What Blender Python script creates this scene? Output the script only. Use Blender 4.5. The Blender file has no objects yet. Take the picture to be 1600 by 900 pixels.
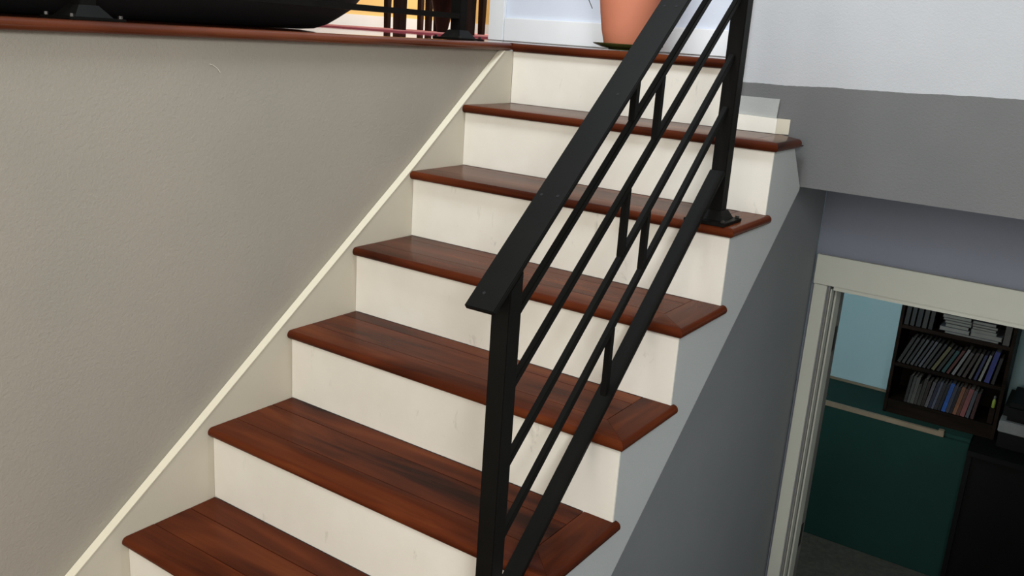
import bpy, bmesh, math, random
from mathutils import Vector, Matrix
random.seed(4)
PI = math.pi
# ------------------------------------------------------------------ camera
F = 1409.86
CAM = Vector((1.74029, -1.06891, 1.36518))
YAW, PITCH, ROLL = -0.58798, -0.27446, 0.067474
sc = bpy.context.scene
C = sc.collection
fw = Vector((math.sin(YAW)*math.cos(PITCH), math.cos(YAW)*math.cos(PITCH), math.sin(PITCH)))
rt = fw.cross(Vector((0, 0, 1))).normalized()
up = rt.cross(fw)
r2 = math.cos(ROLL)*rt + math.sin(ROLL)*up
u2 = -math.sin(ROLL)*rt + math.cos(ROLL)*up
cd = bpy.data.cameras.new('camera')
cd.sensor_width = 36
cd.lens = F/1600*36
cd.clip_start = 0.02
cam = bpy.data.objects.new('camera', cd)
C.objects.link(cam)
cam.matrix_world = Matrix(((r2.x, u2.x, -fw.x, CAM.x), (r2.y, u2.y, -fw.y, CAM.y), (r2.z, u2.z, -fw.z, CAM.z), (0, 0, 0, 1)))
sc.camera = cam
# ------------------------------------------------------------------ world, lights, exposure
sc.view_settings.view_transform = 'Standard'
sc.view_settings.look = 'None'
sc.view_settings.exposure = 0.0
sc.view_settings.gamma = 1
w = bpy.data.worlds.new('world')
sc.world = w
w.use_nodes = True
w.node_tree.nodes['Background'].inputs[0].default_value = (0.97, 0.97, 0.95, 1)
w.node_tree.nodes['Background'].inputs[1].default_value = 0.62

def area(name, loc, target, sx, sy, power, col):
    d = bpy.data.lights.new(name, 'AREA')
    d.shape = 'RECTANGLE'
    d.size = sx
    d.size_y = sy
    d.energy = power
    d.color = col
    o = bpy.data.objects.new(name, d)
    C.objects.link(o)
    o.location = loc
    o.rotation_euler = (Vector(target)-Vector(loc)).to_track_quat('-Z', 'Y').to_euler()
    return o
area('window_light_behind', (1.1, -3.8, 1.5), (0.9, 1.5, 0.7), 2.0, 1.8, 74, (1.0, 0.955, 0.87))
area('window_light_right', (2.40, -1.3, 1.9), (0.6, 0.2, 0.5), 0.7, 0.9, 82, (0.93, 0.97, 1.0))
area('fill_light_stairwell_low', (2.38, 0.9, 0.2), (0.9, 1.2, -0.2), 0.9, 0.9, 7, (0.9, 0.96, 1.0))  # added fill from the low right, brightens the wall under the stair
area('window_light_landing', (0.75, 0.3, 3.4), (0.6, 1.9, 1.4), 0.7, 0.5, 52, (0.82, 0.91, 1.0))
area('window_light_upper_room', (-2.2, 6.4, 2.6), (-2.6, 3.0, 1.2), 2.0, 1.6, 90, (1.0, 0.93, 0.8))
area('fill_lamp_lower_room', (0.5, 2.9, 0.5), (0.62, 4.45, 0.0), 0.5, 0.5, 7, (0.85, 0.95, 1.0))  # unseen added lamp, brightens the blue back wall left of the shelf

# ------------------------------------------------------------------ measured stair
Y = [0, 0.24386, 0.50117, 0.74035, 0.97412, 1.21190, 1.45668]
Z = [0, 0.18194, 0.37626, 0.57055, 0.75977, 0.95466, 1.14232, 1.33450]
W = 0.9917
NOSE = 0.0167
XE = W+0.0137
TT = 0.024
FL = Z[7]

# ------------------------------------------------------------------ materials
def new_mat(name):
    m = bpy.data.materials.new(name)
    m.use_nodes = True
    return m, m.node_tree, m.node_tree.nodes['Principled BSDF']

def ramp(nt, stops):
    r = nt.nodes.new('ShaderNodeValToRGB')
    e = r.color_ramp.elements
    while len(e) < len(stops):
        e.new(0.5)
    for k, (p, c) in enumerate(stops):
        e[k].position = p
        e[k].color = (*c, 1)
    return r

def coords(nt, scale, rand=False):
    tc = nt.nodes.new('ShaderNodeTexCoord')
    mp = nt.nodes.new('ShaderNodeMapping')
    mp.inputs['Scale'].default_value = scale
    nt.links.new(tc.outputs['Object'], mp.inputs['Vector'])
    if rand:
        oi = nt.nodes.new('ShaderNodeObjectInfo')
        cx = nt.nodes.new('ShaderNodeMath')
        cx.operation = 'MULTIPLY'
        cx.inputs[1].default_value = 37.0
        nt.links.new(oi.outputs['Random'], cx.inputs[0])
        cb = nt.nodes.new('ShaderNodeCombineXYZ')
        for k in range(3):
            nt.links.new(cx.outputs[0], cb.inputs[k])
        nt.links.new(cb.outputs[0], mp.inputs['Location'])
    return mp

def noise(nt, src, scale, detail=3, rough=0.5, dist=0.0):
    n = nt.nodes.new('ShaderNodeTexNoise')
    n.inputs['Scale'].default_value = scale
    n.inputs['Detail'].default_value = detail
    n.inputs['Roughness'].default_value = rough
    n.inputs['Distortion'].default_value = dist
    nt.links.new(src.outputs[0], n.inputs['Vector'])
    return n

def bump(nt, bs, src, strength, dist):
    b = nt.nodes.new('ShaderNodeBump')
    b.inputs['Strength'].default_value = strength
    b.inputs['Distance'].default_value = dist
    nt.links.new(src, b.inputs['Height'])
    nt.links.new(b.outputs[0], bs.inputs['Normal'])

def paint(name, a, b=None, rough=0.6, bs=0.0, bscale=180, mott=3.0, spec=0.3):
    m, nt, p = new_mat(name)
    b = b or tuple(c*0.93 for c in a)
    mp = coords(nt, (1, 1, 1))
    n = noise(nt, mp, mott, 4, 0.6)
    r = ramp(nt, [(0.35, b), (0.65, a)])
    nt.links.new(n.outputs['Fac'], r.inputs[0])
    nt.links.new(r.outputs[0], p.inputs['Base Color'])
    p.inputs['Roughness'].default_value = rough
    p.inputs['Specular IOR Level'].default_value = spec
    if bs:
        n2 = noise(nt, mp, bscale, 3, 0.6)
        bump(nt, p, n2.outputs['Fac'], bs, 0.002)
    return m

def wood(name, axis, cols, rough=0.22, fine=1.0, spec=0.05, relief=0.06):
    m, nt, p = new_mat(name)
    s = [20*fine, 20*fine, 20*fine]
    s[axis] = 1.3
    mp = coords(nt, s, True)
    n = noise(nt, mp, 1.0, 5, 0.6, 0.6)
    s2 = [7, 7, 7]
    s2[axis] = 1.7
    mp2 = coords(nt, s2, True)
    n2 = noise(nt, mp2, 1.0, 3, 0.55, 0.9)
    mx = nt.nodes.new('ShaderNodeMath')
    mx.operation = 'MULTIPLY_ADD'
    mx.inputs[1].default_value = 0.45
    nt.links.new(n.outputs['Fac'], mx.inputs[0])
    m3 = nt.nodes.new('ShaderNodeMath')
    m3.operation = 'MULTIPLY'
    m3.inputs[1].default_value = 0.55
    nt.links.new(n2.outputs['Fac'], m3.inputs[0])
    nt.links.new(m3.outputs[0], mx.inputs[2])
    r = ramp(nt, [(0.34, cols[0]), (0.44, cols[1]), (0.54, cols[2]), (0.68, cols[3])])
    nt.links.new(mx.outputs[0], r.inputs[0])
    nt.links.new(r.outputs[0], p.inputs['Base Color'])
    p.inputs['Roughness'].default_value = rough
    p.inputs['Specular IOR Level'].default_value = spec
    if relief:
        bump(nt, p, n.outputs['Fac'], relief, 0.001)
    return m

def plain(name, col, rough=0.5, metal=0.0, var=0.15, bs=0.0, emit=None):
    m, nt, p = new_mat(name)
    mp = coords(nt, (1, 1, 1))
    n = noise(nt, mp, 9, 4, 0.6)
    r = ramp(nt, [(0.3, tuple(c*(1-var) for c in col)), (0.7, tuple(min(1, c*(1+var)) for c in col))])
    nt.links.new(n.outputs['Fac'], r.inputs[0])
    nt.links.new(r.outputs[0], p.inputs['Base Color'])
    p.inputs['Roughness'].default_value = rough
    p.inputs['Metallic'].default_value = metal
    if bs:
        n2 = noise(nt, mp, 220, 3, 0.6)
        bump(nt, p, n2.outputs['Fac'], bs, 0.001)
    return m

cols = [(0.018, 0.005, 0.003), (0.055, 0.012, 0.0045), (0.085, 0.018, 0.006), (0.13, 0.032, 0.009)]
cols_red = [(0.08, 0.018, 0.008), (0.15, 0.035, 0.013), (0.22, 0.055, 0.02), (0.30, 0.08, 0.03)]
M_WX = wood('cherry_wood_along', 0, cols)
M_WY = wood('cherry_wood_across', 1, cols)
M_EDGE = wood('cherry_nosing_wood', 1, [tuple(v*0.55 for v in c) for c in cols_red], 0.2, 1.0, 0.25)
M_FLOOR = wood('glossy_floor_wood', 1, cols, 0.04, 0.5, 0.5, 0.0)
def scuffed():
    m = paint('cream_riser_paint', (0.76, 0.72, 0.635), (0.70, 0.655, 0.565), 0.42, 0.10, 120, 3.5, 0.4)
    nt = m.node_tree
    p = nt.nodes['Principled BSDF']
    src = p.inputs['Base Color'].links[0].from_socket
    mp = coords(nt, (22, 22, 9), True)
    n = noise(nt, mp, 1.0, 4, 0.65, 0.4)
    rp = ramp(nt, [(0.645, (0, 0, 0)), (0.74, (0.5, 0.5, 0.5))])
    nt.links.new(n.outputs['Fac'], rp.inputs[0])
    mx = nt.nodes.new('ShaderNodeMix')
    mx.data_type = 'RGBA'
    nt.links.new(rp.outputs[0], mx.inputs['Factor'])
    nt.links.new(src, mx.inputs['A'])
    mx.inputs['B'].default_value = (0.40, 0.37, 0.31, 1)
    nt.links.new(mx.outputs['Result'], p.inputs['Base Color'])
    return m
M_WHITE = scuffed()
M_SKIRT = paint('cream_skirt_paint', (0.56, 0.51, 0.405), (0.53, 0.48, 0.38), 0.45, 0.08, 120)
M_CAP = paint('cream_cap_paint', (0.68, 0.62, 0.48), (0.65, 0.59, 0.455), 0.45)
M_GREIGE = paint('greige_wall_paint', (0.32, 0.287, 0.235), (0.295, 0.268, 0.222), 0.7, 0.55, 150, 1.6)
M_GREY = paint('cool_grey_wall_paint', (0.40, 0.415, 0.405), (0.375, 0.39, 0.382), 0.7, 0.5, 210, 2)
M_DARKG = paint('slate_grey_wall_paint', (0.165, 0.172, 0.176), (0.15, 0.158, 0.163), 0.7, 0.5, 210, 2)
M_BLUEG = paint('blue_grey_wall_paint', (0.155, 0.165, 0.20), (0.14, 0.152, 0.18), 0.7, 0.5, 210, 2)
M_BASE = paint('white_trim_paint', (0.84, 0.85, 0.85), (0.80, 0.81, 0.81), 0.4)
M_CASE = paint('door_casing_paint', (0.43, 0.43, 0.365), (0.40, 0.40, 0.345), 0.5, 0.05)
M_UPW = paint('pale_blue_white_wall_paint', (0.66, 0.70, 0.78), (0.63, 0.67, 0.75), 0.7, 0.2)
M_CEIL = paint('lower_ceiling_paint', (0.6, 0.6, 0.58), None, 0.8)
M_YEL = paint('yellow_wall_paint', (0.80, 0.55, 0.20), (0.76, 0.52, 0.19), 0.7)
M_BLUE = paint('light_blue_wall_paint', (0.46, 0.66, 0.69), (0.44, 0.64, 0.67), 0.7, 0.3)
M_CARPET = paint('drab_carpet', (0.10, 0.095, 0.075), (0.07, 0.067, 0.055), 0.95, 0.8, 400, 30)
M_GREEN = paint('dark_green_baize', (0.008, 0.042, 0.032), (0.007, 0.036, 0.027), 0.85, 0.3, 300)
M_TAN = plain('tan_wood_edging', (0.26, 0.20, 0.13), 0.6)
M_BLACKMETAL = plain('black_painted_steel', (0.0045, 0.0042, 0.0035), 0.5, 0.0, 0.2, 0.15)
M_BLACKMETAL.node_tree.nodes['Principled BSDF'].inputs['Specular IOR Level'].default_value = 0.09
M_HOLE = plain('screw_hole_shadow', (0.002, 0.002, 0.002), 0.9)
M_BOLT = plain('dark_steel_bolt', (0.05, 0.045, 0.04), 0.4, 0.8)
M_BRASS = plain('aged_hinge_metal', (0.05, 0.042, 0.032), 0.5, 0.7)
M_TERRA = paint('terracotta', (0.57, 0.20, 0.115), (0.53, 0.185, 0.105), 0.65, 0.1, 150)
M_SAUCER = plain('olive_green_glaze', (0.06, 0.075, 0.02), 0.22)
M_SOIL = plain('potting_soil', (0.03, 0.02, 0.012), 0.95)
M_LEAF = plain('leaf_green', (0.04, 0.12, 0.03), 0.45)
M_STEM = plain('dark_stem', (0.03, 0.035, 0.015), 0.6)
M_BLACKL = plain('matte_black_upholstery', (0.006, 0.006, 0.006), 0.75)
M_DARKW = wood('dark_brown_furniture_wood', 2, [(0.006, 0.004, 0.003), (0.014, 0.008, 0.006), (0.022, 0.012, 0.009), (0.032, 0.018, 0.013)], 0.35)
M_SHELF = wood('espresso_shelf_wood', 0, [(0.006, 0.004, 0.003), (0.010, 0.007, 0.005), (0.016, 0.010, 0.007), (0.02, 0.013, 0.009)], 0.5)
M_RUG = paint('pink_red_rug', (0.68, 0.26, 0.28), (0.60, 0.20, 0.22), 0.9, 0.3, 400, 20)
M_RUGE = paint('deep_red_rug_border', (0.50, 0.10, 0.13), None, 0.9, 0.3, 400, 20)
M_PAPER = plain('page_white', (0.20, 0.195, 0.17), 0.8)

def two_tone():
    # upper wall: pale blue-white paint above a ragged brushed line, grey paint below it
    m, nt, p = new_mat('two_tone_wall_paint')
    tc = nt.nodes.new('ShaderNodeTexCoord')
    mp = nt.nodes.new('ShaderNodeMapping')
    nt.links.new(tc.outputs['Object'], mp.inputs['Vector'])
    sep = nt.nodes.new('ShaderNodeSeparateXYZ')
    nt.links.new(mp.outputs[0], sep.inputs[0])
    n = noise(nt, mp, 9, 4, 0.6)
    a = nt.nodes.new('ShaderNodeMath')
    a.operation = 'MULTIPLY_ADD'
    a.inputs[1].default_value = 0.012
    nt.links.new(n.outputs['Fac'], a.inputs[0])
    nt.links.new(sep.outputs['Z'], a.inputs[2])
    b = nt.nodes.new('ShaderNodeMath')
    b.operation = 'MULTIPLY_ADD'
    b.inputs[1].default_value = -0.022
    nt.links.new(sep.outputs['X'], b.inputs[0])
    nt.links.new(a.outputs[0], b.inputs[2])
    g = nt.nodes.new('ShaderNodeMath')
    g.operation = 'GREATER_THAN'
    g.inputs[1].default_value = 1.2635
    nt.links.new(b.outputs[0], g.inputs[0])
    n2 = noise(nt, mp, 2, 4, 0.6)
    lo = ramp(nt, [(0.35, (0.116, 0.117, 0.115)), (0.65, (0.129, 0.129, 0.126))])
    hi = ramp(nt, [(0.35, (0.39, 0.395, 0.405)), (0.65, (0.425, 0.43, 0.44))])
    nt.links.new(n2.outputs['Fac'], lo.inputs[0])
    nt.links.new(n2.outputs['Fac'], hi.inputs[0])
    mx = nt.nodes.new('ShaderNodeMix')
    mx.data_type = 'RGBA'
    nt.links.new(g.outputs[0], mx.inputs['Factor'])
    nt.links.new(lo.outputs[0], mx.inputs['A'])
    nt.links.new(hi.outputs[0], mx.inputs['B'])
    nt.links.new(mx.outputs['Result'], p.inputs['Base Color'])
    p.inputs['Roughness'].default_value = 0.7
    p.inputs['Specular IOR Level'].default_value = 0.3
    n3 = noise(nt, mp, 210, 3, 0.6)
    bump(nt, p, n3.outputs['Fac'], 0.4, 0.002)
    return m
M_TWO = two_tone()

# ------------------------------------------------------------------ mesh helpers (all shapes given in world metres)
ORG = {}

def empty(name, label, cat, loc, group=None):
    o = bpy.data.objects.new(name, None)
    o.empty_display_size = 0.05
    C.objects.link(o)
    o.location = loc
    ORG[o.name] = Vector(loc)
    o['label'] = label
    o['category'] = cat
    if group:
        o['group'] = group
    return o

def link(name, bm, mat, parent=None, keep_origin=False, smooth=False, flat_top=False):
    bmesh.ops.recalc_face_normals(bm, faces=bm.faces)
    vs = [v.co.copy() for v in bm.verts]
    if keep_origin:
        org = Vector((0, 0, 0))
    else:
        lo = Vector([min(v[k] for v in vs) for k in range(3)])
        hi = Vector([max(v[k] for v in vs) for k in range(3)])
        org = Vector(((lo.x+hi.x)/2, (lo.y+hi.y)/2, lo.z))
    for v in bm.verts:
        v.co -= org
    if smooth:
        for f in bm.faces:
            f.smooth = not (flat_top and (abs(f.normal.z) > 0.999 or len(f.verts) > 4))
    me = bpy.data.meshes.new(name)
    bm.to_mesh(me)
    bm.free()
    me.materials.append(mat)
    o = bpy.data.objects.new(name, me)
    C.objects.link(o)
    if parent:
        o.parent = parent
        o.location = org-ORG[parent.name]
    else:
        o.location = org
    ORG[o.name] = org
    if smooth:
        try:
            me.set_sharp_from_angle(angle=math.radians(40))
        except Exception:
            pass
    return o

def box_bm(x0, x1, y0, y1, z0, z1, bm=None, bev=0.0):
    bm = bm or bmesh.new()
    r = bmesh.ops.create_cube(bm, size=1)
    for v in r['verts']:
        v.co = Vector((x0+(v.co.x+.5)*(x1-x0), y0+(v.co.y+.5)*(y1-y0), z0+(v.co.z+.5)*(z1-z0)))
    if bev:
        es = list({e for v in r['verts'] for e in v.link_edges})
        bmesh.ops.bevel(bm, geom=es, offset=bev, segments=2, affect='EDGES')
    return bm

def box(name, x0, x1, y0, y1, z0, z1, mat, parent=None, bev=0.0):
    return link(name, box_bm(x0, x1, y0, y1, z0, z1, None, bev), mat, parent)

def struct(o):
    o['kind'] = 'structure'
    return o

def prism_bm(pts, axis, a, b, bm=None):
    """polygon pts in the two other axes, extruded along axis from a to b (numbers or per-point lists)"""
    bm = bm or bmesh.new()
    def mk(p, t):
        if axis == 0:
            return (t, p[0], p[1])
        if axis == 1:
            return (p[0], t, p[1])
        return (p[0], p[1], t)
    n = len(pts)
    A = a if isinstance(a, (list, tuple)) else [a]*n
    B = b if isinstance(b, (list, tuple)) else [b]*n
    va = [bm.verts.new(mk(p, A[i])) for i, p in enumerate(pts)]
    vb = [bm.verts.new(mk(p, B[i])) for i, p in enumerate(pts)]
    bm.faces.new(va)
    bm.faces.new(vb[::-1])
    for i in range(n):
        j = (i+1) % n
        bm.faces.new((va[i], va[j], vb[j], vb[i]))
    return bm

def bar_bm(p, q, w, h, bm=None, side=Vector((1, 0, 0)), bev=0.0):
    """straight bar from p to q: width w along side, thickness h across"""
    bm = bm or bmesh.new()
    p, q = Vector(p), Vector(q)
    d = (q-p).normalized()
    s = (side-d*side.dot(d)).normalized()
    n = d.cross(s)
    vs = []
    for e in (p, q):
        for a, b in ((-1, -1), (1, -1), (1, 1), (-1, 1)):
            vs.append(bm.verts.new(e+s*a*w/2+n*b*h/2))
    for f in ((0, 1, 2, 3), (7, 6, 5, 4), (0, 4, 5, 1), (1, 5, 6, 2), (2, 6, 7, 3), (3, 7, 4, 0)):
        bm.faces.new([vs[k] for k in f])
    if bev:
        bmesh.ops.bevel(bm, geom=list(bm.edges), offset=bev, segments=2, affect='EDGES')
    return bm

def lathe_bm(cx, cy, prof, seg=48, bm=None):
    bm = bm or bmesh.new()
    rings = []
    for r, z in prof:
        rings.append([bm.verts.new((cx+r*math.cos(2*PI*k/seg), cy+r*math.sin(2*PI*k/seg), z)) for k in range(seg)])
    for a, b in zip(rings, rings[1:]):
        for k in range(seg):
            j = (k+1) % seg
            bm.faces.new((a[k], a[j], b[j], b[k]))
    bm.faces.new(rings[0][::-1])
    bm.faces.new(rings[-1])
    return bm

def cyl_bm(c, r, h, axis=(0, 0, 1), seg=12, bm=None):
    bm = bm or bmesh.new()
    q = Vector((0, 0, 1)).rotation_difference(Vector(axis).normalized())
    va, vb = [], []
    for k in range(seg):
        p = Vector((r*math.cos(2*PI*k/seg), r*math.sin(2*PI*k/seg), 0))
        va.append(bm.verts.new(Vector(c)+q @ p))
        vb.append(bm.verts.new(Vector(c)+q @ (p+Vector((0, 0, h)))))
    bm.faces.new(va[::-1])
    bm.faces.new(vb)
    for k in range(seg):
        j = (k+1) % seg
        bm.faces.new((va[k], va[j], vb[j], vb[k]))
    return bm

# ------------------------------------------------------------------ structure
WL = -0.024                      # face of the left wall
WALLY = 1.475                    # face of the wall above the lower ceiling
LWALL = 1.95                     # wall behind the landing
CEILZ = 1.003
LOW = -1.40
DW = 1.93                        # face of the wall with the doorway
US = 0.946                       # recessed wall under the stair
SOF = lambda y: 0.235+0.80*(y-0.522)

struct(box('wall_left', WL-0.10, WL, -4.0, 1.455, -0.25, FL-TT, M_GREIGE))
# upper floors and their rounded wooden edges
bm = bmesh.new()
poly = [(-5.6, -4.0), (-0.042, -4.0), (-0.042, Y[6]+0.045), (0.775, Y[6]+0.045), (0.775, LWALL), (-0.46, LWALL), (-0.46, 7.0), (-5.6, 7.0)]
bm = prism_bm(poly, 2, FL-0.022, FL)
struct(link('floor', bm, M_FLOOR))
bm = prism_bm([(-5.6, -4.0), (WL-0.11, -4.0), (WL-0.11, Y[6]+0.02), (0.775, Y[6]+0.02), (0.775, LWALL), (-0.46, LWALL), (-0.46, 7.0), (-5.6, 7.0)], 2, FL-0.30, FL-0.0225)
struct(link('floor', bm, M_CEIL))

def bull(front, back, z, t, sgn=1, n=10):
    """rounded-nose profile; front is the tip coordinate, body goes towards back"""
    pts = [(back, z-t), (back, z)]
    r = t/2
    s = 1 if back > front else -1
    for k in range(n+1):
        a = PI/2+PI*k/n
        pts.append((front+s*(r+r*math.cos(a)*1.0) if s > 0 else front-(r+r*math.cos(a)), z-r+r*math.sin(a)))
    return pts
pf = bull(0.004, -0.041, FL, TT)
struct(link('trim_1', prism_bm(pf, 1, -4.0, Y[6]-NOSE+0.001), M_EDGE, smooth=True, flat_top=True))
pf = bull(Y[6]-NOSE, Y[6]+0.044, FL, TT+0.003)
M_DKEDGE = wood('dark_cherry_nosing_wood', 0, cols, 0.2)
struct(link('trim_2', prism_bm(pf, 0, 0.0045, 0.7745), M_DKEDGE, smooth=True, flat_top=True))

# wall behind the landing, its baseboard and corner board
struct(box('wall_back', -0.456, 1.6, LWALL+0.002, LWALL+0.14, FL, 3.9, M_UPW))
struct(box('baseboard_back', -0.384, 0.774, LWALL-0.012, LWALL+0.001, FL+0.001, FL+0.088, M_BASE, None, 0.002))
struct(box('trim_3', -0.458, -0.386, LWALL-0.016, LWALL+0.001, FL+0.001, 3.9, M_BASE, None, 0.002))
# the wall on the right of the landing: rounded corner, pale paint above, grey below
bm = bmesh.new()
R = 0.022
pp = [(2.42, WALLY), (0.90, WALLY)]
pp += [(0.90, Y[6]+0.012), (0.776+R, Y[6]+0.012)]
for k in range(1, 7):
    a = -PI/2-PI/2*k/6
    pp.append((0.776+R+R*math.cos(a), Y[6]+0.012+R+R*math.sin(a)))
pp += [(0.776, LWALL), (2.42, LWALL)]
lowp = [(2.42, WALLY), (0.9381, WALLY), (0.9381, WALLY+0.12), (2.42, WALLY+0.12)]
bm = prism_bm([(2.42, WALLY), (0.776+R, WALLY)] + [(0.776+R+R*math.cos(-PI/2-PI/2*k/6), WALLY+R+R*math.sin(-PI/2-PI/2*k/6)) for k in range(1, 7)] + [(0.776, LWALL), (2.42, LWALL)], 2, CEILZ+0.001, 3.9)
struct(link('wall_right', bm, M_TWO, keep_origin=True, smooth=True))
# lower ceiling slab behind the fascia
struct(box('ceiling', 0.30, 3.2, LWALL+0.001, 4.6, CEILZ, FL-0.31, M_CEIL))
# recessed wall under the stair
pts = [(-0.9, -0.62), (-0.9, LOW), (DW, LOW), (DW, CEILZ-0.001), (1.46, CEILZ-0.001)]
pts = [(-0.02, LOW), (DW-0.001, LOW), (DW-0.001, CEILZ-0.001), (1.472, CEILZ-0.001), (1.30, 0.85), (0.3, 0.05), (-0.02, -0.2)]
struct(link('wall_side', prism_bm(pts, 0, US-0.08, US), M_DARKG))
# wall with the doorway
DO0, DO1, DH = 1.003, 1.763, 0.634
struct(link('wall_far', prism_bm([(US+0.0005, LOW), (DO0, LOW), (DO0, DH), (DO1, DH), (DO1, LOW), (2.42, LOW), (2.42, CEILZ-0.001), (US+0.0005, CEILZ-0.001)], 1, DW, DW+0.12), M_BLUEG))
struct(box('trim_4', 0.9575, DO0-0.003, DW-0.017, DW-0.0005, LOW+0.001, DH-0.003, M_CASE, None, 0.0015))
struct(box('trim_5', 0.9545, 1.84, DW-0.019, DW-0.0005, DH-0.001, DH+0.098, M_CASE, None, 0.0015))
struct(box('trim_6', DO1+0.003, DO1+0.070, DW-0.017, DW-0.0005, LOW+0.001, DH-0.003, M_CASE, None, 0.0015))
# door frame: jambs with a stop bead, and hinges left on the jamb
M_JAMB = paint('shaded_taupe_jamb_paint', (0.16, 0.155, 0.135), (0.13, 0.125, 0.11), 0.6)  # shade of the door reveal is put into this darker taupe
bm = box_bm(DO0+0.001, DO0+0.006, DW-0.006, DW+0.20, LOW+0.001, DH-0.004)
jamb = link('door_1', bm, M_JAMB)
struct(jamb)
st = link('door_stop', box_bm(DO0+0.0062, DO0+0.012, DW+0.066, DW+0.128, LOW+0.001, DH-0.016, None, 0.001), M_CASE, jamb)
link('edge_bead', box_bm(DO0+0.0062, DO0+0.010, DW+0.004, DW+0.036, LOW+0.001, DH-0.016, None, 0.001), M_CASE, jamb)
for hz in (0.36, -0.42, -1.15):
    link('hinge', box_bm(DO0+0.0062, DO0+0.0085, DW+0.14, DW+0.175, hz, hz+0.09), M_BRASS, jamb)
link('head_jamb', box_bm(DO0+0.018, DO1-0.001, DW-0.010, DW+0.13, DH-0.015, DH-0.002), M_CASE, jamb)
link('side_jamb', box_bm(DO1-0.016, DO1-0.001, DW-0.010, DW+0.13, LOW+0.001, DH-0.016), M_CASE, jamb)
# lower level: carpet, blue room
struct(box('floor', 0.30, 3.2, -0.6, 4.6, LOW-0.05, LOW, M_CARPET))
struct(box('wall_room_back', 0.30, 3.2, 4.45, 4.55, LOW+0.001, CEILZ-0.001, M_BLUE))
struct(box('wall_room_left', 0.20, 0.299, DW+0.13, 4.6, LOW+0.001, CEILZ-0.001, M_BLUE))
struct(box('wall_room_right', 3.1, 3.2, DW+0.13, 4.449, LOW+0.001, CEILZ-0.001, M_BLUE))
struct(box('wall_room_front', 2.421, 3.099, DW+0.01, DW+0.12, LOW+0.001, CEILZ-0.001, M_BLUE))
# mid level the photographer stands on, and the right wall of the stairwell
struct(box('floor', WL, 2.42, -4.0, -0.03, -0.20, 0.0, M_FLOOR))
struct(box('wall_stairwell', 2.425, 2.53, -4.0, LWALL, LOW, 3.9, M_GREIGE))
# upper room far walls
struct(box('wall_upper_left', -4.1, -4.0, -4.0, 6.99, FL+0.001, 3.9, M_YEL))
struct(box('baseboard_left', -3.999, -3.985, -4.0, 6.88, FL+0.001, FL+0.10, M_BASE))
struct(box('wall_upper_far', -3.98, 1.6, 6.9, 7.0, FL+0.001, 3.9, M_YEL))

# ------------------------------------------------------------------ staircase
stair = empty('staircase', 'cherry wood staircase with cream risers climbing between the greige wall and the black railing', 'staircase', (W/2, 0, 0))
# solid carriage, hidden below treads and risers
pts = [(0.02, 0.001)]
for i in range(1, 7):
    pts += [(Y[i-1]+0.02, Z[i]-TT-0.001), (Y[i]+0.019, Z[i]-TT-0.001)]
pts = [(0.02, 0.002)]
for i in range(1, 7):
    y0 = Y[i-1]+0.019
    pts += [(y0, Z[i]-TT-0.001), (Y[i]+0.019, Z[i]-TT-0.001)]
pts[-1] = (Y[6]-0.001, pts[-1][1])
pts += [(Y[6]-0.001, SOF(Y[6])+0.002), (0.30, SOF(0.30)+0.002)]
car = link('carriage', prism_bm(pts, 0, 0.001, 0.862), M_GREY, stair)
# outer grey side panel
pts = [(0.0, 0.002), (0.0, Z[1]-TT-0.0005)]
for i in range(1, 6):
    pts += [(Y[i]+0.0045, Z[i]-TT-0.0005), (Y[i]+0.0045, Z[i+1]-TT-0.0005)]
pts += [(1.375, Z[6]-TT-0.0005), (1.472, 1.004), (1.472, SOF(1.472)), (0.2265, 0.001)]
link('side_panel', prism_bm(pts, 0, W-0.045, W), M_GREY, stair)
# skirt board against the left wall, with a sloping lighter top edge
skl = [(-0.30, 0.018), (-0.133, 0.140), (0.182, 0.372), (0.403, 0.537), (0.984, 0.971), (1.41, 1.3095)]
lowl = [(Y[6]+0.0, 1.3095), (Y[6]+0.0, 1.0), (0.2, 0.002), (-0.30, 0.002)]
link('skirt_board', prism_bm(skl+lowl, 0, WL+0.001, -0.0005), M_SKIRT, stair)
cap = []
for k in range(len(skl)-1):
    pass
top = [(a, b+0.0004) for a, b in skl]
bot = [(a, b+0.0034) for a, b in skl][::-1]
bot[0] = (1.4065, 1.3103)
top[-1] = (1.4105, 1.3103)
link('skirt_cap', prism_bm([(a, b+0.001) for a, b in skl[:-1]]+[(1.4085, 1.3092)]+[(1.4045, 1.3102)]+[(a, b+0.004) for a, b in skl[:-1]][::-1], 0, WL+0.001, 0.0015), M_CAP, stair)
# risers
for i in range(0, 6):
    box('riser', 0.0005, W-0.0455, Y[i], Y[i]+0.018, Z[i]+0.0005, Z[i+1]-TT-0.0005, M_WHITE, stair) if i == 0 else \
        link('riser', prism_bm([(0.0005, Y[i]), (W-0.0005, Y[i]), (W-0.0005, Y[i]+0.004), (W-0.0455, Y[i]+0.004), (W-0.0455, Y[i]+0.018), (0.0005, Y[i]+0.018)], 2, Z[i]+0.0005, Z[i+1]-TT-0.0005), M_WHITE, stair)
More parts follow.
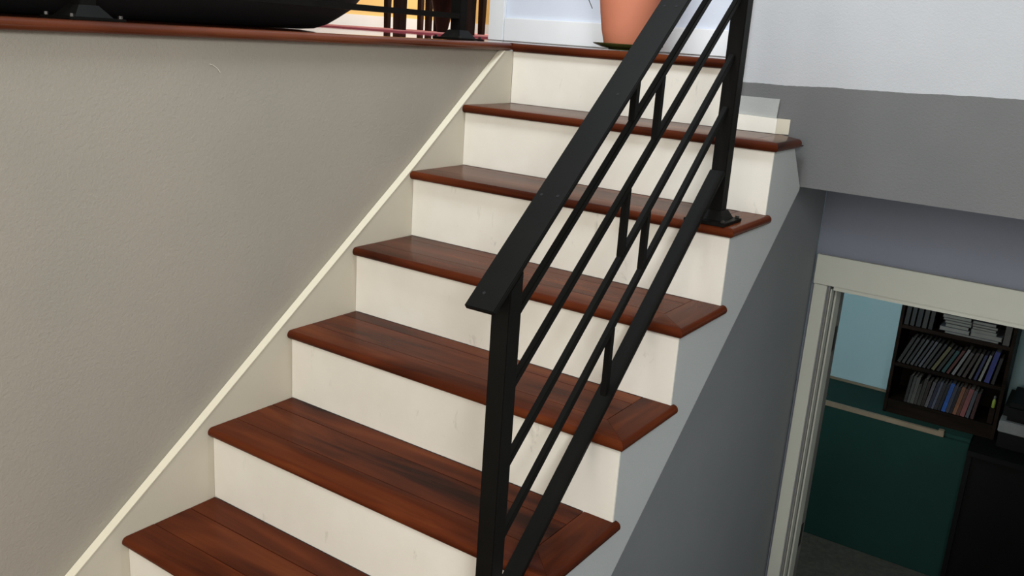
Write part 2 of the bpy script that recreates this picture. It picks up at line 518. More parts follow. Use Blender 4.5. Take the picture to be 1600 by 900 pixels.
# top riser: full height on the left, stepped down right of the post
link('riser', prism_bm([(0.0005, Z[6]+0.0005), (0.906, Z[6]+0.0005), (0.906, 1.184), (0.775, 1.1865), (0.775, FL-TT-0.0035), (0.0005, FL-TT-0.0035)], 1, Y[6], Y[6]+0.0175), M_WHITE, stair)
link('riser_end', prism_bm([(0.9065, Y[6]), (0.9381, WALLY-0.0015), (0.9065, WALLY-0.0015)], 2, Z[6]+0.0005, 1.1845), M_SKIRT, stair)
M_PATCH = paint('thin_whitewash_paint', (0.30, 0.31, 0.295), (0.34, 0.345, 0.33), 0.6, 0.3)
link('painted_patch', prism_bm([(0.7755, 1.187), (0.899, 1.1845), (0.9015, 1.237), (0.7755, 1.237)], 1, Y[6]+0.012, Y[6]+0.0175), M_PATCH, stair)

BW = 0.085
for i in range(1, 7):
    yf = Y[i-1]-NOSE
    yb = Y[i]-0.0005
    z = Z[i]
    tr = link('tread', box_bm(0.001, W-0.002, Y[i-1]+0.0005, yb, z-TT, z-TT+0.003), M_WX, stair)
    bz = z-TT+0.0034
    # front nosing, rounded, mitred at its right end
    pf = bull(yf, yf+BW-0.0004, z, TT)
    pf[0] = (pf[0][0], bz)
    pf = [pf[0], pf[1]]+pf[2:]+[(Y[i-1]-0.0002, z-TT), (Y[i-1]-0.0002, bz)]
    A = [0.0006]*len(pf)
    B = [XE-(p[0]-yf)-0.0003 for p in pf]
    link('nosing', prism_bm(pf, 0, A, B), M_WX, tr, smooth=True, flat_top=True)
    # return nosing along the open side
    px = bull(XE, XE-BW+0.0004, z, TT)
    px[0] = (px[0][0], bz)
    px = px+[(W+0.0002, z-TT), (W+0.0002, bz)]
    ye = Y[i]+0.0125 if i < 6 else 1.387
    A = [yf+(XE-p[0])+0.0003 for p in px]
    B = [ye if p[0] > W+0.0001 else min(yb, yb) for p in px]
    link('return_nosing', prism_bm(px, 1, A, B), M_WY, tr, smooth=True, flat_top=True)
    # planks between nosing and riser
    cuts = [yf+BW+0.0006, yf+BW+0.0006+(0.118 if i not in (1,) else 0.10), yb]
    if i in (5, 6):
        cuts = [yf+BW+0.0006, yf+BW+0.12, yb]
    for a, b in zip(cuts, cuts[1:]):
        link('plank', box_bm(0.0006, XE-BW-0.0012, a+0.0006, b-0.0012, bz, z-0.0003*(a > cuts[0])-0.0001, None, 0.0005), M_WX, tr)

# ------------------------------------------------------------------ stair railing
XR = 0.950
XC = XR-0.02
rail = empty('stair_railing', 'black flat-steel stair railing with four sloping bars, standing on the treads', 'railing', (XC, 0.62, Z[2]))
S = 0.848
PZ = lambda y: 0.9318+S*(y-0.0678)          # top face of the handrail at its right edge
ang = math.atan(S)
def sloped(y0, z0, y1, z1):
    return Vector((0, y1-y0, z1-z0)).normalized()
# handrail plate
y0, y1 = 0.0678, 1.15
hr_t = 0.010
PL = 0.890
bm = bmesh.new()
n = Vector((0, -math.sin(ang), math.cos(ang)))
cx = (PL+XR)/2
p = Vector((cx, y0, PZ(y0)))-n*hr_t/2
q = Vector((cx, y1, PZ(y1)))-n*hr_t/2
hand = link('handrail', bar_bm(p, q, XR-PL, hr_t, None, Vector((1, 0, 0)), 0.0015), M_BLACKMETAL, rail)
for hx, hy in ((0.912, 0.092), (0.902, 0.262), (0.934, 0.264), (0.926, 0.465), (0.906, 0.665), (0.932, 0.665)):
    c = Vector((hx, hy, PZ(hy)))
    link('screw_hole', cyl_bm(c-n*0.0012, 0.0030, 0.0016, n, 12), M_HOLE, hand)
# posts
def post(y, zb, ztop_at):
    hy = 0.018
    pts = [(y-hy, zb), (y+hy, zb), (y+hy, ztop_at(y+hy)), (y-hy, ztop_at(y-hy))]
    bm = prism_bm(pts, 0, XR-0.038, XR-0.0003)
    bmesh.ops.bevel(bm, geom=list(bm.edges), offset=0.002, segments=2, affect='EDGES')
    return link('post', bm, M_BLACKMETAL, rail)
under = lambda y: PZ(y)-hr_t/math.cos(ang)-0.0005
PY0, PY1 = 0.133, 1.022
post(PY0, Z[1]+0.009, under)
post(PY1, Z[5]+0.009, under)
for py, zz in ((PY0, Z[1]), (PY1, Z[5])):
    fy = py-0.115 if zz > 0.5 else py-0.10
    bp_ = link('base_plate', box_bm(XC-0.055, XC+0.050, py-0.063, py+0.050, zz+0.0004, zz+0.0085, None, 0.001), M_BLACKMETAL, rail)
    # flared collar round the foot of the post
    bm = bmesh.new()
    lo_ = [(XC-0.034, py-0.040), (XC+0.034, py-0.040), (XC+0.034, py+0.034), (XC-0.034, py+0.034)]
    hi_ = [(XC-0.022, py-0.0215), (XC+0.022, py-0.0215), (XC+0.022, py+0.0215), (XC-0.022, py+0.0215)]
    va = [bm.verts.new((a, b, zz+0.009)) for a, b in lo_]
    vb = [bm.verts.new((a, b, zz+0.030)) for a, b in hi_]
    bm.faces.new(va[::-1]); bm.faces.new(vb)
    for k in range(4):
        bm.faces.new((va[k], va[(k+1) % 4], vb[(k+1) % 4], vb[k]))
    link('post_collar', bm, M_BLACKMETAL, rail)
    for bx, by in ((XC-0.046, py-0.054), (XC+0.041, py-0.054), (XC-0.046, py+0.041), (XC+0.041, py+0.041)):
        link('bolt', cyl_bm((bx, by, zz+0.0086), 0.0055, 0.006, (0, 0, 1), 6), M_BOLT, bp_)
# sloping bars
def line(m, z6):
    return lambda y: z6+m*(y-0.6)
LA, LB, LCc, LD = line(0.842, 1.275), line(0.846, 1.142), line(0.866, 0.9985), line(0.898, 0.866)
LBot = line(0.905, 0.719)
ya, yb_ = PY0+0.0185, PY1-0.0185
for L in (LA, LB, LCc, LD):
    link('rail_bar', bar_bm((XC, ya, L(ya)), (XC, yb_, L(yb_)), 0.0135, 0.0135, None, Vector((1, 0, 0)), 0.0015), M_BLACKMETAL, rail)
tb_ = 0.010
link('bottom_rail', bar_bm((XC, ya, LBot(ya)-0.006), (XC, yb_, LBot(yb_)-0.006), 0.038, tb_, None, Vector((1, 0, 0)), 0.001), M_BLACKMETAL, rail)
sl = 0.0070/math.cos(ang)
for y, hi, lo in ((0.528, under, LA), (0.637, LA, LB), (0.535, LB, LCc), (0.636, LCc, LD), (0.524, LD, LBot)):
    hh = 0.0067
    zt = hi(y-hh)-(0.001 if hi is under else sl+0.0)
    zb = lo(y+hh)+(sl if lo is not LBot else 0.001)
    zt2 = hi(y+hh)-(0.001 if hi is under else sl)
    zb2 = lo(y-hh)+(sl if lo is not LBot else 0.001)
    link('spacer', prism_bm([(y-hh, zb2), (y+hh, zb), (y+hh, zt2), (y-hh, zt)], 0, XC-0.0065, XC+0.0065), M_BLACKMETAL, rail)

# ------------------------------------------------------------------ upper guard railing at the floor edge
UX = -0.10
guard = empty('guard_railing', 'black steel guard railing along the upper floor edge above the greige wall', 'railing', (UX, 0.6, FL))
PYS = (1.285, 0.028, -1.23)
for py in PYS:
    link('post', box_bm(UX-0.019, UX+0.019, py-0.019, py+0.019, FL+0.009, FL+0.93, None, 0.002), M_BLACKMETAL, guard)
    b_ = link('base_plate', box_bm(UX-0.055, UX+0.055, py-0.062, py+0.062, FL+0.0004, FL+0.006, None, 0.001), M_BLACKMETAL, guard)
    bm = bmesh.new()
    va = [bm.verts.new((UX+a*0.040, py+b*0.042, FL+0.0065)) for a, b in ((-1, -1), (1, -1), (1, 1), (-1, 1))]
    vb = [bm.verts.new((UX+a*0.0215, py+b*0.0215, FL+0.030)) for a, b in ((-1, -1), (1, -1), (1, 1), (-1, 1))]
    bm.faces.new(va[::-1]); bm.faces.new(vb)
    for k in range(4):
        bm.faces.new((va[k], va[(k+1) % 4], vb[(k+1) % 4], vb[k]))
    link('post_collar', bm, M_BLACKMETAL, guard)
    for a, b in ((-1, -1), (1, -1), (1, 1), (-1, 1)):
        link('bolt', cyl_bm((UX+a*0.047, py+b*0.053, FL+0.0062), 0.005, 0.006, (0, 0, 1), 6), M_BOLT, b_)
for a, b in zip(PYS[1:], PYS):
    link('bottom_rail', bar_bm((UX, a+0.0195, FL+0.072), (UX, b-0.0195, FL+0.072), 0.038, 0.016), M_BLACKMETAL, guard)
    for k in range(1, 6):
        link('rail_bar', bar_bm((UX, a+0.0195, FL+0.072+k*0.14), (UX, b-0.0195, FL+0.072+k*0.14), 0.0135, 0.0135), M_BLACKMETAL, guard)
link('handrail', bar_bm((UX, PYS[-1]-0.05, FL+0.936), (UX, PYS[0]+0.05, FL+0.936), 0.062, 0.010), M_BLACKMETAL, guard)

# ------------------------------------------------------------------ black rounded seat on the upper floor
seat = empty('ottoman', 'large black rounded seat behind the guard railing on the upper floor', 'ottoman', (-0.62, 0.25, FL))
def pouf(name, cx, cy, a, b, prof, p=5.0):
    bm = bmesh.new()
    seg = 72
    rings = []
    for inset, z in prof:
        ring = []
        for k in range(seg):
            u = 2*PI*k/seg
            cxx = math.copysign(abs(math.cos(u))**(2/p), math.cos(u))
            syy = math.copysign(abs(math.sin(u))**(2/p), math.sin(u))
            ring.append(bm.verts.new((cx+(a-inset)*cxx, cy+(b-inset)*syy, FL+z)))
        rings.append(ring)
    for r0, r1 in zip(rings, rings[1:]):
        for k in range(seg):
            j = (k+1) % seg
            bm.faces.new((r0[k], r0[j], r1[j], r1[k]))
    bm.faces.new(rings[0][::-1]); bm.faces.new(rings[-1])
    return link(name, bm, M_BLACKL, seat, smooth=True)
pouf('seat_body', -0.61, -0.20, 0.38, 1.39, [(0.19, 0.001), (0.15, 0.005), (0.115, 0.020), (0.085, 0.042), (0.05, 0.070), (0.025, 0.105), (0.008, 0.15), (0.0, 0.20), (0.0, 0.30), (0.02, 0.345)])
pouf('cushion', -0.61, -0.20, 0.36, 1.30, [(0.03, 0.346), (0.005, 0.365), (0.0, 0.40), (0.02, 0.43), (0.08, 0.45)])

# ------------------------------------------------------------------ dining furniture beyond, seen at its feet
def at(px, py, dep):
    d = r2*((px-800)/F)+u2*(-(py-450)/F)+fw
    return CAM+d*dep
def taper(p, w0, w1, z0, z1, name, parent, mat):
    bm = bmesh.new()
    va = [bm.verts.new((p.x+a*w0/2, p.y+b*w0/2, z0)) for a, b in ((-1, -1), (1, -1), (1, 1), (-1, 1))]
    vb = [bm.verts.new((p.x+a*w1/2, p.y+b*w1/2, z1)) for a, b in ((-1, -1), (1, -1), (1, 1), (-1, 1))]
    bm.faces.new(va[::-1]); bm.faces.new(vb)
    for k in range(4):
        bm.faces.new((va[k], va[(k+1) % 4], vb[(k+1) % 4], vb[k]))
    return link(name, bm, mat, parent)
T0 = Vector((-1.12, 2.66, 0))
T1 = Vector((-2.02, 3.17, 0))
du = (T1-T0)
dv = Vector((-du.y, du.x, 0)).normalized()*0.8
dv = -dv if dv.y < 0 else dv
table = empty('dining_table', 'dark brown wooden table whose square legs stand on the pink rug', 'table', (T0+(du+dv)/2)+Vector((0, 0, FL+0.012)))
for c in (T0, T1, T0+dv, T1+dv):
    taper(c, 0.055, 0.068, FL+0.0075, FL+0.70, 'leg', table, M_DARKW)
bm = bmesh.new()
cs = [T0-du*0.08-dv*0.08, T1+du*0.08-dv*0.08, T1+du*0.08+dv*1.08, T0-du*0.08+dv*1.08]
link('tabletop', prism_bm([(c.x, c.y) for c in cs], 2, FL+0.701, FL+0.735), M_DARKW, table)
def chair(px_list, dep, label):
    a, b = at(px_list[0], 48, dep), at(px_list[1], 48, dep+0.12)
    u = Vector((b.x-a.x, b.y-a.y, 0)).normalized()*0.40
    v = Vector((-u.y, u.x, 0))
    v = v if v.y > 0 else -v
    a = Vector((a.x, a.y, 0))
    zf = FL+0.0075
    ch = empty('dining_chair', label, 'chair', (a.x+(u.x+v.x)/2, a.y+(u.y+v.y)/2, zf), None)
    for k, c in enumerate((a, a+u, a+u+v, a+v)):
        taper(c, 0.036, 0.048, zf, zf+(0.44 if k < 2 else 0.92), 'leg', ch, M_DARKW)
    link('seat', prism_bm([(c.x, c.y) for c in (a-v*0.05, a+u-v*0.05, a+u+v*0.93, a+v*0.93)], 2, zf+0.441, zf+0.47), M_DARKW, ch)
    link('backrest', bar_bm((a+v*1.0+u*0.06+Vector((0, 0, zf+0.80))), (a+v*1.0+u*0.94+Vector((0, 0, zf+0.80))), 0.02, 0.14, None, v.normalized()), M_DARKW, ch)
    return ch
chair((752, 712), 6.4, 'dark brown dining chair with thin legs nearest the white corner board')
chair((669, 632), 6.7, 'dark brown dining chair with thin legs between the two table legs')
rug_pts = [(-3.6, 2.55), (-0.75, 2.55), (-0.75, 6.3), (-3.6, 6.3)]
rug = link('rug', prism_bm(rug_pts, 2, FL+0.0005, FL+0.007), M_RUG)
rug['label'] = 'pink-red rug under the dark table on the upper floor'
rug['category'] = 'rug'
link('rug_border', prism_bm([(-3.6, 2.52), (-0.70, 2.52), (-0.70, 2.5495), (-3.6, 2.5495)], 2, FL+0.0005, FL+0.007), M_RUGE, rug)
link('rug_border', prism_bm([(-0.7495, 2.55), (-0.70, 2.55), (-0.70, 6.3), (-0.7495, 6.3)], 2, FL+0.0005, FL+0.007), M_RUGE, rug)
# potted plant far back
pc = at(691, 40, 6.0)
fp = empty('floor_plant', 'leafy plant in a dark tapered pot by the yellow wall', 'plant', (pc.x, pc.y, FL+0.012))
link('pot', lathe_bm(pc.x, pc.y, [(0.035, FL+0.0075), (0.055, FL+0.10), (0.085, FL+0.24), (0.075, FL+0.235)], 24), M_DARKW, fp, smooth=True)

def leaf_bm(base, d, length, width, droop, bm):
    d = d.normalized()
    side = d.cross(Vector((0, 0, 1)))
    if side.length < 0.1:
        side = Vector((1, 0, 0))
    side.normalize()
    n = 7
    L, Rr, Mi = [], [], []
    for k in range(n+1):
        t = k/n
        c = base+d*length*t+Vector((0, 0, -droop*t*t))
        wd = width*math.sin(PI*min(0.985, t*0.92+0.06))/2
        Mi.append(bm.verts.new(c))
        L.append(bm.verts.new(c+side*wd+Vector((0, 0, wd*0.35))))
        Rr.append(bm.verts.new(c-side*wd+Vector((0, 0, wd*0.35))))
    for k in range(n):
        bm.faces.new((Mi[k], Mi[k+1], L[k+1], L[k]))
        bm.faces.new((Mi[k+1], Mi[k], Rr[k], Rr[k+1]))
    return bm
for k in range(16):
    a = k*2.4
    b0 = Vector((pc.x, pc.y, FL+0.235))
    link('leaf', leaf_bm(b0, Vector((math.cos(a), math.sin(a), 0.9+0.5*random.random())), 0.22+0.1*random.random(), 0.05, 0.20, bmesh.new()), M_LEAF, fp)

# ------------------------------------------------------------------ terracotta pot on the landing
PX, PYY = 0.322, 1.64
pot = empty('potted_plant', 'large terracotta flower pot on the landing beside the railing', 'plant pot', (PX, PYY, FL+0.016))
sz = FL+0.001
saucer = link('saucer', lathe_bm(PX, PYY, [(0.045, sz), (0.062, sz+0.0005), (0.064, sz+0.004), (0.085, sz+0.007), (0.112, sz+0.0165), (0.1145, sz+0.020), (0.111, sz+0.0205), (0.085, sz+0.012), (0.02, sz+0.0105)], 56), M_SAUCER, None, smooth=True)
saucer['label'] = 'olive green glazed saucer under the terracotta pot'
saucer['category'] = 'saucer'
pz = sz+0.0125
link('pot_wall', lathe_bm(PX, PYY, [(0.060, pz), (0.076, pz+0.001), (0.079, pz+0.006), (0.090, pz+0.05), (0.098, pz+0.10), (0.104, pz+0.145), (0.108, pz+0.19), (0.109, pz+0.215), (0.098, pz+0.215), (0.092, pz+0.16), (0.088, pz+0.15)], 56), M_TERRA, pot, smooth=True)
link('rim', lathe_bm(PX, PYY, [(0.1095, pz+0.1955), (0.120, pz+0.196), (0.122, pz+0.235), (0.100, pz+0.236), (0.0985, pz+0.2155), (0.1092, pz+0.2155)], 56), M_TERRA, pot, smooth=True)
link('soil', lathe_bm(PX, PYY, [(0.088, pz+0.185), (0.094, pz+0.20)], 32), M_SOIL, pot)
def tube_bm(path, r, seg=8):
    bm = bmesh.new()
    rings = []
    for k, p in enumerate(path):
        p = Vector(p)
        d = (Vector(path[min(k+1, len(path)-1)])-Vector(path[max(k-1, 0)])).normalized()
        s = d.cross(Vector((0.3, 0.9, 0.2))).normalized()
        t = d.cross(s)
        rings.append([bm.verts.new(p+(s*math.cos(2*PI*j/seg)+t*math.sin(2*PI*j/seg))*r) for j in range(seg)])
    for a, b in zip(rings, rings[1:]):
        for j in range(seg):
            q = (j+1) % seg
            bm.faces.new((a[j], a[q], b[q], b[j]))
    bm.faces.new(rings[0][::-1]); bm.faces.new(rings[-1])
    return bm
link('trailing_stem', tube_bm([(PX-0.05, PYY-0.05, pz+0.20), (PX-0.13, PYY-0.04, pz+0.26), (PX-0.155, PYY-0.03, pz+0.20), (PX-0.150, PYY-0.03, pz+0.15), (PX-0.128, PYY-0.028, pz+0.112)], 0.0013), M_STEM, pot, smooth=True)
for k in range(12):
    a = k*2.39
    r0 = 0.04*random.random()
    b0 = Vector((PX+r0*math.cos(a), PYY+r0*math.sin(a), pz+0.20))
    link('leaf', leaf_bm(b0, Vector((math.cos(a)*0.35, math.sin(a)*0.35, 1.2)), 0.34+0.12*random.random(), 0.05, 0.03, bmesh.new()), M_LEAF, pot)

# ------------------------------------------------------------------ lower room furniture
GY, GT = 4.0, -0.556
chest = empty('green_cabinet', 'long dark green panelled cabinet with tan edging inside the lower doorway', 'cabinet', (0.84, GY+0.2, LOW))
link('body', box_bm(0.33, 1.345, GY, GY+0.436, LOW+0.001, GT-0.02, None, 0.002), M_GREEN, chest)
link('top_panel', box_bm(0.33, 1.345, GY+0.019, GY+0.418, GT-0.0195, GT, None, 0.001), M_GREEN, chest)
link('edging', box_bm(0.33, 1.215, GY-0.004, GY+0.0185, GT-0.0195, GT+0.006, None, 0.001), M_TAN, chest)
link('edging', box_bm(1.185, 1.213, GY-0.002, GY+0.030, GT+0.0062, GT+0.014, None, 0.001), M_TAN, chest)
link('edging', box_bm(0.33, 0.868, GY+0.419, GY+0.440, GT-0.0195, GT+0.010, None, 0.001), M_TAN, chest)

SX0, SX1, SY0, SY1 = 0.872, 1.442, 4.10, 4.39
B1, B2, B3, ST = -0.475, -0.257, -0.035, 0.34
shelf = empty('bookshelf', 'espresso brown open bookshelf crowded with books, seen through the lower doorway', 'bookshelf', ((SX0+SX1)/2, (SY0+SY1)/2, GT))
link('side_panel', box_bm(SX0, SX0+0.018, SY0, SY1, GT+0.0005, ST, None, 0.001), M_SHELF, shelf)
link('side_panel', box_bm(SX1-0.018, SX1, SY0, SY1, GT+0.0005, ST, None, 0.001), M_SHELF, shelf)
link('back_panel', box_bm(SX0+0.0185, SX1-0.0185, SY1-0.008, SY1, GT+0.0005, ST), M_SHELF, shelf)
for zb in (B1, B2, B3, ST-0.13):
    link('shelf_board', box_bm(SX0+0.0185, SX1-0.0185, SY0+0.002, SY1-0.0085, zb-0.020, zb, None, 0.001), M_SHELF, shelf)
link('plinth', box_bm(SX0+0.0185, SX1-0.0185, SY0+0.004, SY0+0.018, GT+0.0005, B1-0.0205), M_SHELF, shelf)

book_mats = {}
def cover(col):
    k = tuple(round(c, 3) for c in col)
    if k not in book_mats:
        book_mats[k] = plain('book_cover_%d' % (len(book_mats)+1), tuple(v*0.5 for v in col), 0.45, 0.0, 0.25)
    return book_mats[k]

def book(x, z, th, h, dep, lean, col, label, group, yf=None, flat=None):
    """upright book: lower-left corner of the spine at (x, z), leaning right by lean"""
    yf = SY0+0.012 if yf is None else yf
    ca, sa = math.cos(lean), math.sin(lean)
    def T(u, v, y):
        return Vector((x+u*ca+v*sa, y, z-u*sa*0+v*ca+(th-u)*0))
    # rotate about the lower-right corner so the book stands on the shelf
    def T(u, v, y):
        uu = u-th
        return Vector((x+th+uu*ca+v*sa, y, z-uu*sa+v*ca))
    def bx(u0, u1, v0, v1, y0, y1):
        bm = bmesh.new()
        vs = [bm.verts.new(T(u, v, y)) for y in (y0, y1) for u, v in ((u0, v0), (u1, v0), (u1, v1), (u0, v1))]
        for f in ((0, 1, 2, 3), (7, 6, 5, 4), (0, 4, 5, 1), (1, 5, 6, 2), (2, 6, 7, 3), (3, 7, 4, 0)):
            bm.faces.new([vs[k] for k in f])
        return bm
    root = empty('book', label, 'book', (x+th/2, yf+dep/2, z), group)
    # U-shaped cover: spine and two boards in one mesh, pages inside
    e = min(0.0022, th*0.2)
    bm = bmesh.new()
    def quadpoly():
        prof = [(0, 0), (th, 0), (th, dep), (th-e, dep), (th-e, e), (e, e), (e, dep), (0, dep)]
        va = [bm.verts.new(T(u, 0.0, yf+y)) for u, y in prof]
        vb = [bm.verts.new(T(u, h, yf+y)) for u, y in prof]
        for a, b in (((0, 1, 4, 5), 0), ((1, 2, 3, 4), 0), ((0, 5, 6, 7), 0)):
            bm.faces.new([va[k] for k in a])
            bm.faces.new([vb[k] for k in a][::-1])
        for k in range(8):
            j = (k+1) % 8
            bm.faces.new((va[k], va[j], vb[j], vb[k]))
    quadpoly()
    link('cover', bm, cover(col), root)
    link('pages', bx(e+0.0002, th-e-0.0002, 0.002, h-0.003, yf+e+0.0003, yf+dep-0.003), M_PAPER, root)
    return root

# middle row: left half leaning books, right half brighter spines
D = math.radians
def nm(c):
    return c
row2 = [  # thickness, height, lean degrees, colour, look
    (0.016, 0.165, 20, (0.030, 0.030, 0.028), 'charcoal'), (0.014, 0.170, 20, (0.055, 0.058, 0.055), 'dull grey'),
    (0.013, 0.172, 21, (0.040, 0.043, 0.045), 'dark slate'), (0.013, 0.172, 21, (0.10, 0.11, 0.11), 'mid grey'),
    (0.012, 0.174, 22, (0.05, 0.055, 0.065), 'dark blue-grey'), (0.012, 0.172, 22, (0.13, 0.14, 0.16), 'pale grey'),
    (0.014, 0.168, 22, (0.06, 0.06, 0.06), 'smoky grey'), (0.013, 0.170, 23, (0.025, 0.025, 0.03), 'near-black'),
    (0.016, 0.160, 24, (0.17, 0.155, 0.07), 'olive yellow'), (0.014, 0.150, 23, (0.03, 0.035, 0.03), 'black-green'),
    (0.016, 0.145, 22, (0.02, 0.09, 0.09), 'teal'), (0.013, 0.155, 22, (0.12, 0.025, 0.02), 'dark red'),
    (0.014, 0.165, 20, (0.28, 0.28, 0.27), 'off-white'), (0.016, 0.150, 18, (0.07, 0.065, 0.06), 'brown-grey'),
    (0.015, 0.155, 17, (0.06, 0.04, 0.035), 'dark brown'), (0.013, 0.155, 14, (0.12, 0.11, 0.09), 'taupe'),
    (0.013, 0.150, 12, (0.03, 0.04, 0.14), 'navy'), (0.012, 0.155, 11, (0.34, 0.34, 0.30), 'white'),
    (0.024, 0.180, 8, (0.035, 0.05, 0.28), 'royal blue'), (0.015, 0.150, 7, (0.015, 0.013, 0.013), 'black')]
x = SX0+0.022
for k, (th, h, ln, c, look) in enumerate(row2):
    gap = 0.0018+th*(1/math.cos(D(ln))-1)+(0.0095 if k not in (0,) else 0.0)*0.62
    if k:
        pl = row2[k-1][2]
        if ln < pl:
            gap += 0.155*(math.sin(D(pl))-math.sin(D(ln)))*0.92
    x += gap
    if x+th > SX1-0.022:
        break
    book(x, B2+0.0008, th, h, 0.11, D(ln), c, '%s book leaning on the middle bookshelf row, %s' % (look, ['left end', 'left half', 'centre', 'right half'][min(3, k//5)] if k else 'left end'), 'leaning books on the middle shelf')
    x += th
row1 = [
    (0.014, 0.160, 4, (0.03, 0.03, 0.028), 'black-brown'), (0.014, 0.160, 5, (0.09, 0.095, 0.085), 'grey-green'),
    (0.018, 0.158, 5, (0.13, 0.13, 0.115), 'stone grey'), (0.014, 0.120, 5, (0.07, 0.07, 0.06), 'short drab'),
    (0.018, 0.160, 6, (0.05, 0.05, 0.04), 'dark khaki'), (0.016, 0.150, 6, (0.03, 0.02, 0.015), 'dark maroon'),
    (0.016, 0.155, 8, (0.15, 0.14, 0.15), 'speckled grey'), (0.014, 0.160, 9, (0.02, 0.025, 0.06), 'ink blue'),
    (0.012, 0.165, 9, (0.12, 0.14, 0.20), 'steel blue'), (0.016, 0.160, 9, (0.03, 0.03, 0.04), 'charcoal blue'),
    (0.014, 0.160, 9, (0.015, 0.015, 0.02), 'black'), (0.020, 0.170, 8, (0.02, 0.13, 0.52), 'bright blue'),
    (0.016, 0.165, 8, (0.06, 0.065, 0.09), 'slate blue'), (0.014, 0.160, 8, (0.012, 0.012, 0.02), 'midnight'),
    (0.018, 0.165, 8, (0.34, 0.13, 0.06), 'rust orange'), (0.014, 0.160, 8, (0.14, 0.05, 0.03), 'brick brown'),
    (0.022, 0.165, 8, (0.36, 0.11, 0.11), 'dusty rose'), (0.017, 0.160, 7, (0.10, 0.11, 0.13), 'pewter'),
    (0.016, 0.150, 5, (0.07, 0.02, 0.02), 'oxblood')]
x = 0.968
for k, (th, h, ln, c, look) in enumerate(row1):
    x += 0.0022+th*(1/math.cos(D(ln))-1)
    if k and ln < row1[k-1][2]:
        x += 0.16*(math.sin(D(row1[k-1][2]))-math.sin(D(ln)))
    book(x, B1+0.0008, th, h, 0.11, D(ln), c, '%s book on the lower bookshelf row, %s' % (look, ['towards its left end', 'left of its middle', 'right of its middle', 'towards its right end'][min(3, k//5)]), 'books on the lower shelf')
    x += th
# top row: dim upright books on the left, stacks lying flat on the right
x = SX0+0.024
for k, (th, c, look) in enumerate([(0.022, (0.02, 0.022, 0.02), 'black-green'), (0.020, (0.035, 0.04, 0.038), 'dark grey'), (0.024, (0.02, 0.025, 0.028), 'blue-black'), (0.022, (0.045, 0.05, 0.045), 'grey-green'), (0.020, (0.02, 0.02, 0.02), 'black')]):
    book(x, B3+0.0008, th, 0.185, 0.12, D(2), c, '%s upright book on the top visible shelf, left side' % look, 'upright books on the top shelf')
    x += th+0.009
def flat_book(x0, x1, z, t, dep, yf, c, label, group):
    root = empty('book', label, 'book', ((x0+x1)/2, yf+dep/2, z), group)
    e = min(0.002, t*0.2)
    prof = [(x0, z), (x1, z), (x1, z+e), (x0+e, z+e), (x0+e, z+t-e), (x1, z+t-e), (x1, z+t), (x0, z+t)]
    bm = bmesh.new()
    va = [bm.verts.new((p[0], yf, p[1])) for p in prof]
    vb = [bm.verts.new((p[0], yf+dep, p[1])) for p in prof]
    for f in ((0, 1, 2, 3), (0, 3, 4, 7), (4, 5, 6, 7)):
        bm.faces.new([va[k] for k in f]); bm.faces.new([vb[k] for k in f][::-1])
    for k in range(8):
        j = (k+1) % 8
        bm.faces.new((va[k], va[j], vb[j], vb[k]))
    link('cover', bm, cover(c), root)
    link('pages', box_bm(x0+e+0.0003, x1-0.002, yf+0.002, yf+dep-0.002, z+e+0.0002, z+t-e-0.0002), M_PAPER, root)
z = B3+0.0008
for k, (x0, x1, t, c, look) in enumerate([(1.105, 1.365, 0.010, (0.26, 0.27, 0.26), 'thin pale wide book at the foot of the flat stacks'), ]):
    flat_book(x0, x1, z, t, 0.19, SY0+0.015, c, look, 'books lying flat on the top shelf')
    z += t+0.0006
zl = z
for k, (x0, x1, t, c, look) in enumerate([(1.075, 1.222, 0.022, (0.22, 0.24, 0.26), 'pale grey'), (1.100, 1.215, 0.020, (0.04, 0.05, 0.045), 'black-green'), (1.095, 1.225, 0.016, (0.03, 0.035, 0.035), 'near-black'), (1.085, 1.225, 0.012, (0.15, 0.15, 0.14), 'ash grey'), (1.08, 1.22, 0.018, (0.10, 0.10, 0.085), 'khaki'), (1.10, 1.20, 0.014, (0.20, 0.20, 0.18), 'light stone')]):
    flat_book(x0, x1, zl, t, 0.18, SY0+0.018, c, '%s book lying flat in the left stack on the top shelf' % look, 'books lying flat on the top shelf')
    zl += t+0.0006
zr = z
for k, (x0, x1, t, c, look) in enumerate([(1.228, 1.378, 0.024, (0.24, 0.25, 0.26), 'thick pale grey'), (1.228, 1.350, 0.016, (0.38, 0.38, 0.35), 'cream white'), (1.230, 1.345, 0.014, (0.08, 0.08, 0.075), 'dark grey'), (1.228, 1.35, 0.014, (0.05, 0.045, 0.04), 'dark brown'), (1.228, 1.34, 0.016, (0.12, 0.12, 0.12), 'mid grey')]):
    flat_book(x0, x1, zr, t, 0.18, SY0+0.018, c, '%s book lying flat in the right stack on the top shelf' % look, 'books lying flat on the top shelf')
    zr += t+0.0006
book(1.385, B3+0.0008, 0.030, 0.17, 0.14, D(0.5), (0.10, 0.095, 0.08), 'thick drab upright binder at the right end of the top shelf', 'upright books on the top shelf')
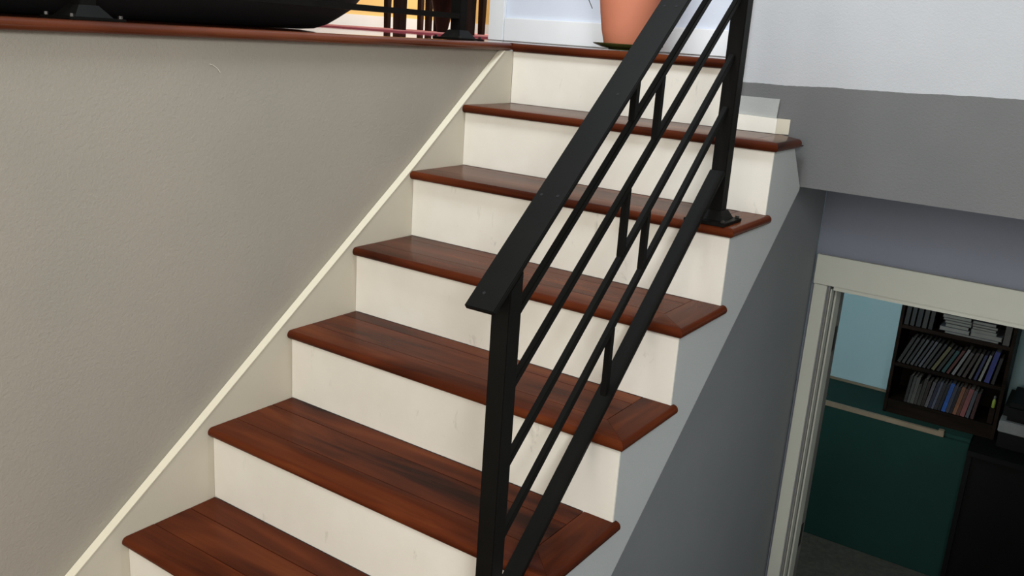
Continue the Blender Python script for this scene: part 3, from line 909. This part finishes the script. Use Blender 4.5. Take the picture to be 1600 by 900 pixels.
# small yellow-green figure-like bottle on the lower row
vb_ = empty('small_bottle', 'tiny yellow-green bottle standing high at the right end of the lower shelf', 'bottle', (1.405, SY0+0.03, B1))
link('riser_block', box_bm(1.392, 1.418, SY0+0.015, SY0+0.045, B1+0.001, -0.388, None, 0.001), M_SHELF, vb_)
link('bottle_body', lathe_bm(1.405, SY0+0.03, [(0.008, -0.3875), (0.009, -0.385), (0.009, -0.35), (0.005, -0.338)], 16), plain('lime_plastic', (0.25, 0.32, 0.05), 0.4), vb_, smooth=True)
link('bottle_cap', lathe_bm(1.405, SY0+0.03, [(0.005, -0.3375), (0.006, -0.335), (0.006, -0.322), (0.004, -0.32)], 16), plain('grey_cap', (0.12, 0.12, 0.11), 0.4), vb_, smooth=True)

# black desk and black-and-white printer on it
M_BLK = plain('black_laminate', (0.003, 0.003, 0.003), 0.6)
M_BLK.node_tree.nodes['Principled BSDF'].inputs['Specular IOR Level'].default_value = 0.2
desk = empty('desk', 'plain black desk right of the green cabinet, holding the printer', 'desk', (1.8, 4.05, LOW))
link('desktop', box_bm(1.352, 2.35, 3.86, 4.44, GT-0.030, GT-0.001, None, 0.002), M_BLK, desk)
link('side_panel', box_bm(1.352, 1.377, 3.88, 4.43, LOW+0.001, GT-0.0305), M_BLK, desk)
link('side_panel', box_bm(2.325, 2.35, 3.88, 4.43, LOW+0.001, GT-0.0305), M_BLK, desk)
link('front_panel', box_bm(1.3775, 2.3245, 3.90, 3.92, LOW+0.001, GT-0.0305), M_BLK, desk)
prn = empty('printer', 'black box-shaped printer with a pale lower front band on the black desk', 'printer', (1.60, 4.2, GT))
link('base', box_bm(1.462, 1.86, 4.02, 4.36, GT, -0.467, None, 0.004), M_BLK, prn)
link('front_band', box_bm(1.455, 1.862, 4.01, 4.365, -0.4665, -0.405, None, 0.004), plain('pale_grey_plastic', (0.22, 0.225, 0.22), 0.5), prn)
link('lid', box_bm(1.462, 1.858, 4.015, 4.36, -0.4045, -0.305, None, 0.022), M_BLK, prn)

# ------------------------------------------------------------------ small marks
M_THREAD = plain('pale_thread', (0.75, 0.72, 0.62), 0.6)
th_ = link('thread', tube_bm([(WL+0.001, 0.279, 1.2537), (WL+0.0012, 0.2865, 1.2518), (WL+0.0012, 0.2932, 1.2481), (WL+0.0012, 0.301, 1.2425), (WL+0.001, 0.307, 1.2353)], 0.0006, 6), M_THREAD, None, smooth=True)
th_['label'] = 'short curved pale hair clinging to the greige wall near its top'
th_['category'] = 'thread'
